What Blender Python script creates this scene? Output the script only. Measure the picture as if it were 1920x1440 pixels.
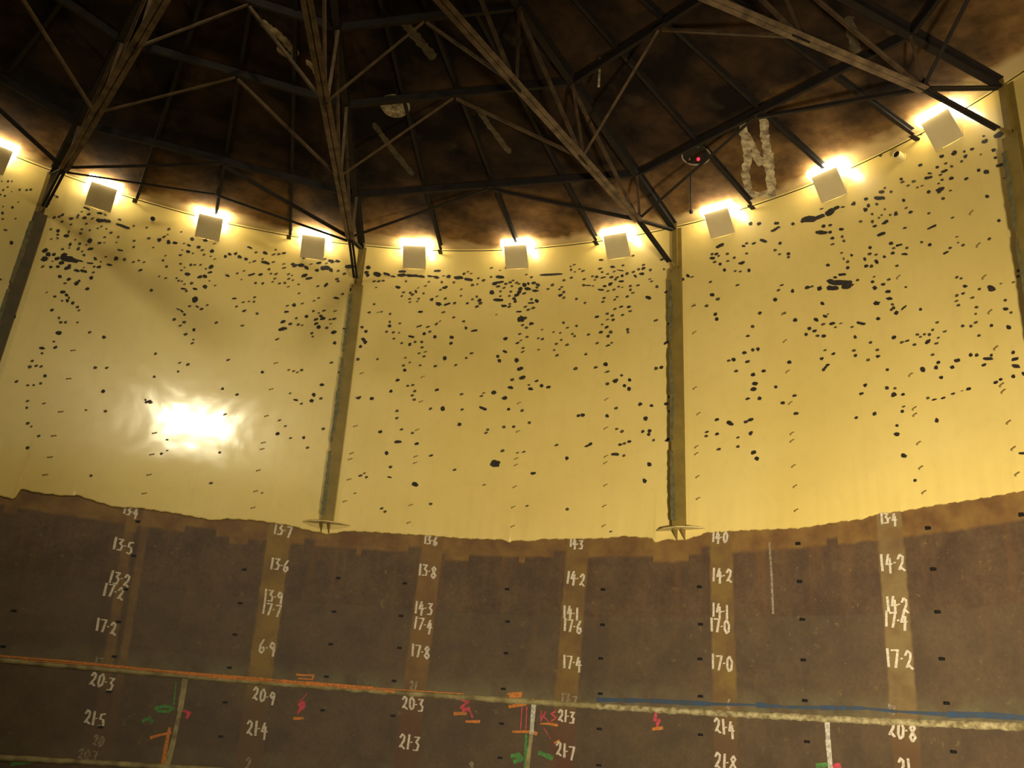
import bpy, bmesh, math, random
from mathutils import Vector, Matrix
random.seed(7)
sc = bpy.context.scene
for o in list(bpy.data.objects): bpy.data.objects.remove(o)
COL = sc.collection
# ------------------------------------------------------------------ camera
R = 12.0                       # inside radius of the tank
CAM = Vector((0, -0.6835*R, 1.6)); PITCH, ROLL, YAW, FPX = .361, .076, .4025, 1720.
FW = Vector((math.sin(YAW)*math.cos(PITCH), math.cos(YAW)*math.cos(PITCH), math.sin(PITCH)))
r_ = Vector((math.cos(YAW), -math.sin(YAW), 0)); u_ = r_.cross(FW)
RX = r_*math.cos(ROLL)+u_*math.sin(ROLL); UY = -r_*math.sin(ROLL)+u_*math.cos(ROLL)
cd = bpy.data.cameras.new('camera'); cam = bpy.data.objects.new('camera', cd); COL.objects.link(cam)
cd.sensor_width = 36; cd.lens = FPX/1920*36; cd.clip_end = 200
cam.matrix_world = Matrix(((RX.x,UY.x,-FW.x,CAM.x),(RX.y,UY.y,-FW.y,CAM.y),(RX.z,UY.z,-FW.z,CAM.z),(0,0,0,1)))
sc.camera = cam
# ------------------------------------------------------------------ world, lights, exposure
sc.view_settings.view_transform = 'Standard'; sc.view_settings.look = 'None'
sc.view_settings.gamma = 1; sc.view_settings.use_curve_mapping = False
sc.view_settings.exposure = 0.0
w = bpy.data.worlds.new('world'); sc.world = w; w.use_nodes = True
w.node_tree.nodes['Background'].inputs[0].default_value = (.9,.7,.4,1)
w.node_tree.nodes['Background'].inputs[1].default_value = .02
def area(name, loc, target, power, size, colr, shape='DISK', spread=math.pi):
    l = bpy.data.lights.new(name, 'AREA'); l.energy = power; l.size = size; l.color = colr; l.shape = shape; l.spread = spread
    o = bpy.data.objects.new(name, l); COL.objects.link(o); o.location = loc
    o.rotation_euler = (Vector(target)-Vector(loc)).to_track_quat('-Z','Y').to_euler(); return o
WARM = (1,.875,.63)
area('floodlight_right', (4.0,-8.6,1.0), (12,3.5,3.8), 1050, 1.0, WARM, spread=math.radians(95))
area('floodlight_left', (-7.5,-3.5,1.0), (2,11,2.5), 230, 1.0, (1,.85,.55))
area('roof_opening_light', (-1.25,-5.3,12.2), (1.04,11.95,7.39), 100, .72, (1,.90,.60), spread=math.radians(60))
# ------------------------------------------------------------------ geometry helpers
def ray(px, py): return (FW + RX*((px-960)/FPX) - UY*((py-720)/FPX)).normalized()
def cyl(px, py, rad=R):        # photograph point -> (angle, height) on the round wall
    d = ray(px, py); a = d.x**2+d.y**2; b = CAM.x*d.x+CAM.y*d.y; c = CAM.x**2+CAM.y**2-rad*rad
    t = (-b+math.sqrt(b*b-a*c))/a; P = CAM+d*t; return math.atan2(P.x, P.y), P.z
def pol(th, r, z): return Vector((r*math.sin(th), r*math.cos(th), z))
ROOF0, SLOPE = 12.24, .10
def roofz(r): return ROOF0+SLOPE*(R-r)
def roof_at(px, py):
    d = ray(px, py); lo, hi = 0., 60.
    f = lambda t: (CAM+d*t).z-roofz(math.hypot((CAM+d*t).x, (CAM+d*t).y))
    for i in range(60):
        m = (lo+hi)/2
        if f(m) > 0: hi = m
        else: lo = m
    return CAM+d*lo
# ------------------------------------------------------------------ object helpers
def tag(o, label=None, cat=None, group=None, kind=None):
    if label: o['label'] = label
    if cat: o['category'] = cat
    if group: o['group'] = group
    if kind: o['kind'] = kind
    return o
def empty(name, loc, rz=0, label=None, cat=None, group=None):
    o = bpy.data.objects.new(name, None); COL.objects.link(o); o.location = loc; o.rotation_euler = (0,0,rz)
    o.empty_display_size = .1; return tag(o, label, cat, group)
def build(name, bm, mats, parent=None, smooth=False, recalc=True):
    if recalc: bmesh.ops.recalc_face_normals(bm, faces=bm.faces)
    me = bpy.data.meshes.new(name); bm.to_mesh(me); bm.free()
    for m in (mats if isinstance(mats, (list,tuple)) else [mats]): me.materials.append(m)
    if smooth:
        for p in me.polygons: p.use_smooth = True
    o = bpy.data.objects.new(name, me); COL.objects.link(o)
    if parent: o.parent = parent
    return o
def box(bm, x0, x1, y0, y1, z0, z1, M=None):
    vs = [bm.verts.new(Vector(p) if M is None else M @ Vector(p)) for p in
          ((x0,y0,z0),(x1,y0,z0),(x1,y1,z0),(x0,y1,z0),(x0,y0,z1),(x1,y0,z1),(x1,y1,z1),(x0,y1,z1))]
    for f in ((3,2,1,0),(4,5,6,7),(0,1,5,4),(1,2,6,5),(2,3,7,6),(3,0,4,7)): bm.faces.new([vs[i] for i in f])
def prism(bm, pts, off):       # closed outline extruded by vector off
    a = [bm.verts.new(Vector(p)) for p in pts]; b = [bm.verts.new(Vector(p)+Vector(off)) for p in pts]
    n = len(a); bm.faces.new(a[::-1]); bm.faces.new(b)
    for i in range(n): bm.faces.new((a[i], a[(i+1)%n], b[(i+1)%n], b[i]))
def frame(p, q, up=Vector((0,0,1))):
    p = Vector(p); q = Vector(q); x = (q-p).normalized(); y = up.cross(x)
    if y.length < 1e-4: y = Vector((0,1,0)).cross(x)
    y.normalize(); z = x.cross(y)
    return Matrix(((x.x,y.x,z.x,p.x),(x.y,y.y,z.y,p.y),(x.z,y.z,z.z,p.z),(0,0,0,1))), (q-p).length
def bar(bm, p, q, w, h, up=Vector((0,0,1))):
    M, L = frame(p, q, up); box(bm, 0, L, -w/2, w/2, -h/2, h/2, M)
def angle_bar(bm, p, q, w, t=.012, side=1, up=Vector((0,0,1))):       # L section
    M, L = frame(p, q, up)
    box(bm, 0, L, 0 if side>0 else -w, w if side>0 else 0, -w/2, -w/2+t, M)
    box(bm, 0, L, 0 if side>0 else -t, t if side>0 else 0, -w/2+t, w/2, M)
def double_angle(bm, p, q, w, gap=.02, t=.012, up=Vector((0,0,1))):
    M, L = frame(p, q, up)
    for s in (1,-1):
        a, b = sorted((s*gap/2, s*(gap/2+w))); box(bm, 0, L, a, b, -w/2, -w/2+t, M)
        a, b = sorted((s*gap/2, s*(gap/2+t))); box(bm, 0, L, a, b, -w/2+t, w/2, M)
def i_beam(bm, p, q, w, h, t=.014, up=Vector((0,0,1))):
    M, L = frame(p, q, up)
    box(bm, 0, L, -w/2, w/2, -h/2, -h/2+t, M); box(bm, 0, L, -w/2, w/2, h/2-t, h/2, M)
    box(bm, 0, L, -t/2, t/2, -h/2+t, h/2-t, M)
def channel(bm, p, q, w, h, t=.012, up=Vector((0,0,1))):
    M, L = frame(p, q, up)
    box(bm, 0, L, -t/2, t/2, -h/2, h/2, M); box(bm, 0, L, t/2, w, -h/2, -h/2+t, M); box(bm, 0, L, t/2, w, h/2-t, h/2, M)
def disc(bm, M, rad, z0, z1, n=20, rad1=None):
    rad1 = rad if rad1 is None else rad1
    a = [bm.verts.new(M @ Vector((rad*math.cos(2*math.pi*i/n), rad*math.sin(2*math.pi*i/n), z0))) for i in range(n)]
    b = [bm.verts.new(M @ Vector((rad1*math.cos(2*math.pi*i/n), rad1*math.sin(2*math.pi*i/n), z1))) for i in range(n)]
    bm.faces.new(a[::-1]); bm.faces.new(b)
    for i in range(n): bm.faces.new((a[i], a[(i+1)%n], b[(i+1)%n], b[i]))
def tube_path(bm, pts, rad, n=8, closed=False):
    pts = [Vector(p) for p in pts]; rings = []
    for i, p in enumerate(pts):
        if closed: d = pts[(i+1)%len(pts)]-pts[i-1]
        else: d = pts[min(i+1,len(pts)-1)]-pts[max(i-1,0)]
        d.normalize(); a = d.cross(Vector((0,0,1)))
        if a.length < 1e-3: a = d.cross(Vector((1,0,0)))
        a.normalize(); b = d.cross(a)
        rr = rad[i] if isinstance(rad, list) else rad
        rings.append([bm.verts.new(p+(a*math.cos(2*math.pi*k/n)+b*math.sin(2*math.pi*k/n))*rr) for k in range(n)])
    m = len(rings)
    for i in range(m if closed else m-1):
        A, B = rings[i], rings[(i+1)%m]
        for k in range(n): bm.faces.new((A[k], A[(k+1)%n], B[(k+1)%n], B[k]))
    if not closed: bm.faces.new(rings[0][::-1]); bm.faces.new(rings[-1])
def wall_ribbon(bm, pts, width, rad, jit=0.):      # flat painted stroke lying on the round wall; pts = (s, z) in metres
    pts = [(Vector(p)) for p in pts]
    for i in range(len(pts)-1):
        a, b = pts[i], pts[i+1]; d = (b-a)
        if d.length < 1e-5: continue
        d.normalize(); n = Vector((-d.y, d.x))*width/2; e = d*width*.3
        n1 = n*(1+random.uniform(-jit,jit)); n2 = n*(1+random.uniform(-jit,jit))
        k = max(1, int((b-a).length/.5)); q0 = a-e; q1 = b+e
        for j in range(k):
            u0, u1 = j/k, (j+1)/k; c0 = q0.lerp(q1,u0); c1 = q0.lerp(q1,u1)
            bm.faces.new([bm.verts.new(pol(v.x/R, rad, v.y)) for v in (c0-n1, c1-n2, c1+n2, c0+n1)])
def S(px, py, rad=R): th, z = cyl(px, py, rad); return (th*R, z)
# ------------------------------------------------------------------ materials
class NT:
    def __init__(s, name):
        s.m = bpy.data.materials.new(name); s.m.use_nodes = True; s.t = s.m.node_tree
        s.b = s.t.nodes['Principled BSDF']
    def n(s, typ, **kw):
        x = s.t.nodes.new(typ)
        for k, v in kw.items(): setattr(x, k, v)
        return x
    def put(s, sock, v):
        if hasattr(v, 'is_output'): s.t.links.new(v, sock)
        elif v is not None: sock.default_value = v
    def math(s, op, a, b=None, c=None, clamp=False):
        x = s.n('ShaderNodeMath', operation=op, use_clamp=clamp); s.put(x.inputs[0], a)
        if b is not None: s.put(x.inputs[1], b)
        if c is not None: s.put(x.inputs[2], c)
        return x.outputs[0]
    def mix(s, f, a, b, bt='MIX'):
        x = s.n('ShaderNodeMix', data_type='RGBA', blend_type=bt); s.put(x.inputs[0], f)
        s.put(x.inputs[6], a if hasattr(a,'is_output') else (*a,1)); s.put(x.inputs[7], b if hasattr(b,'is_output') else (*b,1))
        return x.outputs[2]
    def coord(s, kind='Object', scale=(1,1,1)):
        c = s.n('ShaderNodeTexCoord'); mp = s.n('ShaderNodeMapping'); s.t.links.new(c.outputs[kind], mp.inputs[0])
        mp.inputs['Scale'].default_value = scale; return mp.outputs[0]
    def noise(s, vec, scale, detail=4, rough=.55, dist=0):
        x = s.n('ShaderNodeTexNoise'); s.t.links.new(vec, x.inputs['Vector'])
        x.inputs['Scale'].default_value = scale; x.inputs['Detail'].default_value = detail
        x.inputs['Roughness'].default_value = rough; x.inputs['Distortion'].default_value = dist; return x.outputs['Fac']
    def ramp(s, f, lo, hi):
        x = s.n('ShaderNodeMapRange'); s.put(x.inputs[0], f); x.inputs[1].default_value = lo; x.inputs[2].default_value = hi; return x.outputs[0]
    def bump(s, h, strength, dist=.02):
        x = s.n('ShaderNodeBump'); s.put(x.inputs['Height'], h); x.inputs['Strength'].default_value = strength
        x.inputs['Distance'].default_value = dist; s.t.links.new(x.outputs[0], s.b.inputs['Normal']); return x
    def done(s, colr, rough=.6, metal=0, spec=.5, coat=None):
        s.put(s.b.inputs['Base Color'], colr if hasattr(colr,'is_output') else (*colr,1))
        s.put(s.b.inputs['Roughness'], rough); s.b.inputs['Metallic'].default_value = metal
        s.b.inputs['Specular IOR Level'].default_value = spec
        if coat: s.b.inputs['Coat Weight'].default_value = coat[0]; s.b.inputs['Coat Roughness'].default_value = coat[1]
        return s.m
def plain(name, c, c2=None, rough=.7, scale=6, bump=.15, spec=.3, metal=0):
    k = NT(name); v = k.coord(); c2 = c2 or tuple(x*.7 for x in c)
    f = k.ramp(k.noise(v, scale, 5), .35, .65); col = k.mix(f, c2, c)
    if bump: k.bump(k.noise(v, scale*4, 4), bump, .005)
    return k.done(col, rough, metal, spec)
def emis(name, c, s):
    k = NT(name); k.b.inputs['Emission Color'].default_value = (*c,1); k.b.inputs['Emission Strength'].default_value = s
    return k.done(c, .5)
def lining_mat():
    k = NT('cream_lining'); v = k.coord(); uv = k.coord('UV')
    big = k.ramp(k.noise(v, .35, 3), .35, .65); fine = k.noise(v, 5, 5)
    col = k.mix(big, (.64,.475,.135), (.71,.54,.172))
    col = k.mix(k.math('MULTIPLY', k.ramp(fine, .5, .8), .18), col, (.45,.33,.12))
    streak = k.noise(k.coord('UV', (3,.25,1)), 1.6, 3)
    col = k.mix(k.math('MULTIPLY', k.ramp(streak, .55, .8), .2), col, (.52,.38,.13))
    h = k.math('ADD', k.math('MULTIPLY', k.noise(v, .9, 2), 1.0), k.math('MULTIPLY', k.noise(v, 3.2, 2), .12))
    bp = k.bump(h, .11, .10)
    m = k.done(col, .42, 0, .45, (.6,.13)); k.t.links.new(bp.outputs[0], k.b.inputs['Coat Normal']); return m
STRIPS = []      # filled below: (s at z=5, s at z=0)
def steel_mat():
    k = NT('brown_tank_steel'); v = k.coord(); c = k.coord('UV'); sep = k.n('ShaderNodeSeparateXYZ'); k.t.links.new(c, sep.inputs[0])
    s, z = sep.outputs[0], sep.outputs[1]
    mott = k.ramp(k.noise(v, 1.4, 7, .68), .38, .62); fine = k.ramp(k.noise(v, 14, 4, .6), .35, .75)
    col = k.mix(mott, (.070,.042,.024), (.112,.068,.034))
    col = k.mix(k.math('MULTIPLY', fine, .5), col, (.045,.025,.016))
    speck = k.ramp(k.noise(v, 7, 3, .7), .62, .72); col = k.mix(k.math('MULTIPLY', speck, .5), col, (.21,.15,.05))
    # darker second course with a slightly different tone, dull grey band close to the lap
    low = k.ramp(k.math('SUBTRACT', 3.8, z), -.02, .02); col = k.mix(k.math('MULTIPLY', low, .25), col, (.095,.075,.042))
    hz = k.math('MULTIPLY', k.ramp(k.math('SUBTRACT', 2.62, z), 0, .4), k.ramp(z, 2.15, 2.2)); hz = k.math('ADD', hz, k.math('MULTIPLY', k.ramp(z, .45, .85), k.ramp(k.math('SUBTRACT', .9, z), 0, .3)))
    col = k.mix(k.math('MULTIPLY', hz, k.math('MULTIPLY', k.ramp(k.noise(v, 2.5, 4), .3, .6), .55)), col, (.17,.15,.075))
    # rust runs
    st = k.ramp(k.noise(k.coord('UV',(1,.08,1)), 3.0, 4, .6), .52, .75)
    up = k.ramp(z, 2.4, 4.8); col = k.mix(k.math('MULTIPLY', st, k.math('MULTIPLY', up, .55)), col, (.17,.075,.022))
    # rust band directly under the lining
    stp = k.math('DIVIDE', k.math('ROUND', k.math('MULTIPLY', k.noise(k.coord('UV',(1,0,0)), .9, 1), 6)), 6)
    edge = k.math('ADD', 4.97, k.math('ADD', k.math('MULTIPLY', k.math('SUBTRACT', stp, .5), .75), k.math('MULTIPLY', k.math('SUBTRACT', k.noise(v, 5, 3), .5), .08)))
    band = k.ramp(k.math('SUBTRACT', z, edge), -.02, .04); bc = k.mix(k.ramp(k.noise(v, 2.2, 5), .35, .65), (.125,.06,.022), (.215,.12,.032))
    col = k.mix(k.math('MULTIPLY', band, .92), col, bc)
    wob = k.math('MULTIPLY', k.math('SUBTRACT', k.noise(v, 6, 3), .5), .07)
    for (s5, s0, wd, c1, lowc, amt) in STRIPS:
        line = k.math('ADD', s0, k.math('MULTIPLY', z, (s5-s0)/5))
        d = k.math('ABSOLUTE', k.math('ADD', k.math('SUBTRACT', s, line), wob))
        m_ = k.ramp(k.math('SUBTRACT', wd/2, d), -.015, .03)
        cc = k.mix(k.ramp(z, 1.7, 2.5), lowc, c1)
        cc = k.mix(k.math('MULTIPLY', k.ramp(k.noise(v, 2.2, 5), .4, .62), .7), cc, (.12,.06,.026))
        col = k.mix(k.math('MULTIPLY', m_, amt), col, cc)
    k.bump(k.noise(v, 12, 5), .25, .01)
    return k.done(col, .62, 0, .3)
def roof_mat():
    k = NT('sooty_roof_steel'); v = k.coord(); c = k.coord('UV'); sep = k.n('ShaderNodeSeparateXYZ'); k.t.links.new(c, sep.inputs[0])
    r = sep.outputs[1]
    eave_glow = k.ramp(k.math('ADD', r, k.math('MULTIPLY', k.math('SUBTRACT', k.noise(v, .7, 4), .5), 4.5)), 9.8, 11.6)  # lamp glow painted in: roof colour turns warm brown towards the eave
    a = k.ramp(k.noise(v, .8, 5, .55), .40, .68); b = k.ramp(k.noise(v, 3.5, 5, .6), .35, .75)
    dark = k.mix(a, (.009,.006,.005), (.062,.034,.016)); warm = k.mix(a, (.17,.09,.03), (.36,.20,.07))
    col = k.mix(eave_glow, dark, warm); col = k.mix(k.math('MULTIPLY', b, .55), col, (.010,.007,.005))
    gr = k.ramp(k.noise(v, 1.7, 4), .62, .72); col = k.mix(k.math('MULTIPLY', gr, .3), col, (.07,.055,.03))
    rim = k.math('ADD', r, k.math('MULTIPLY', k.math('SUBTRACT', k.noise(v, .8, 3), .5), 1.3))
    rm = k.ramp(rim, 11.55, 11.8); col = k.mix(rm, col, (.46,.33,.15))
    k.bump(k.noise(v, 10, 4), .3, .01)
    return k.done(col, .9, 0, .1)
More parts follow.
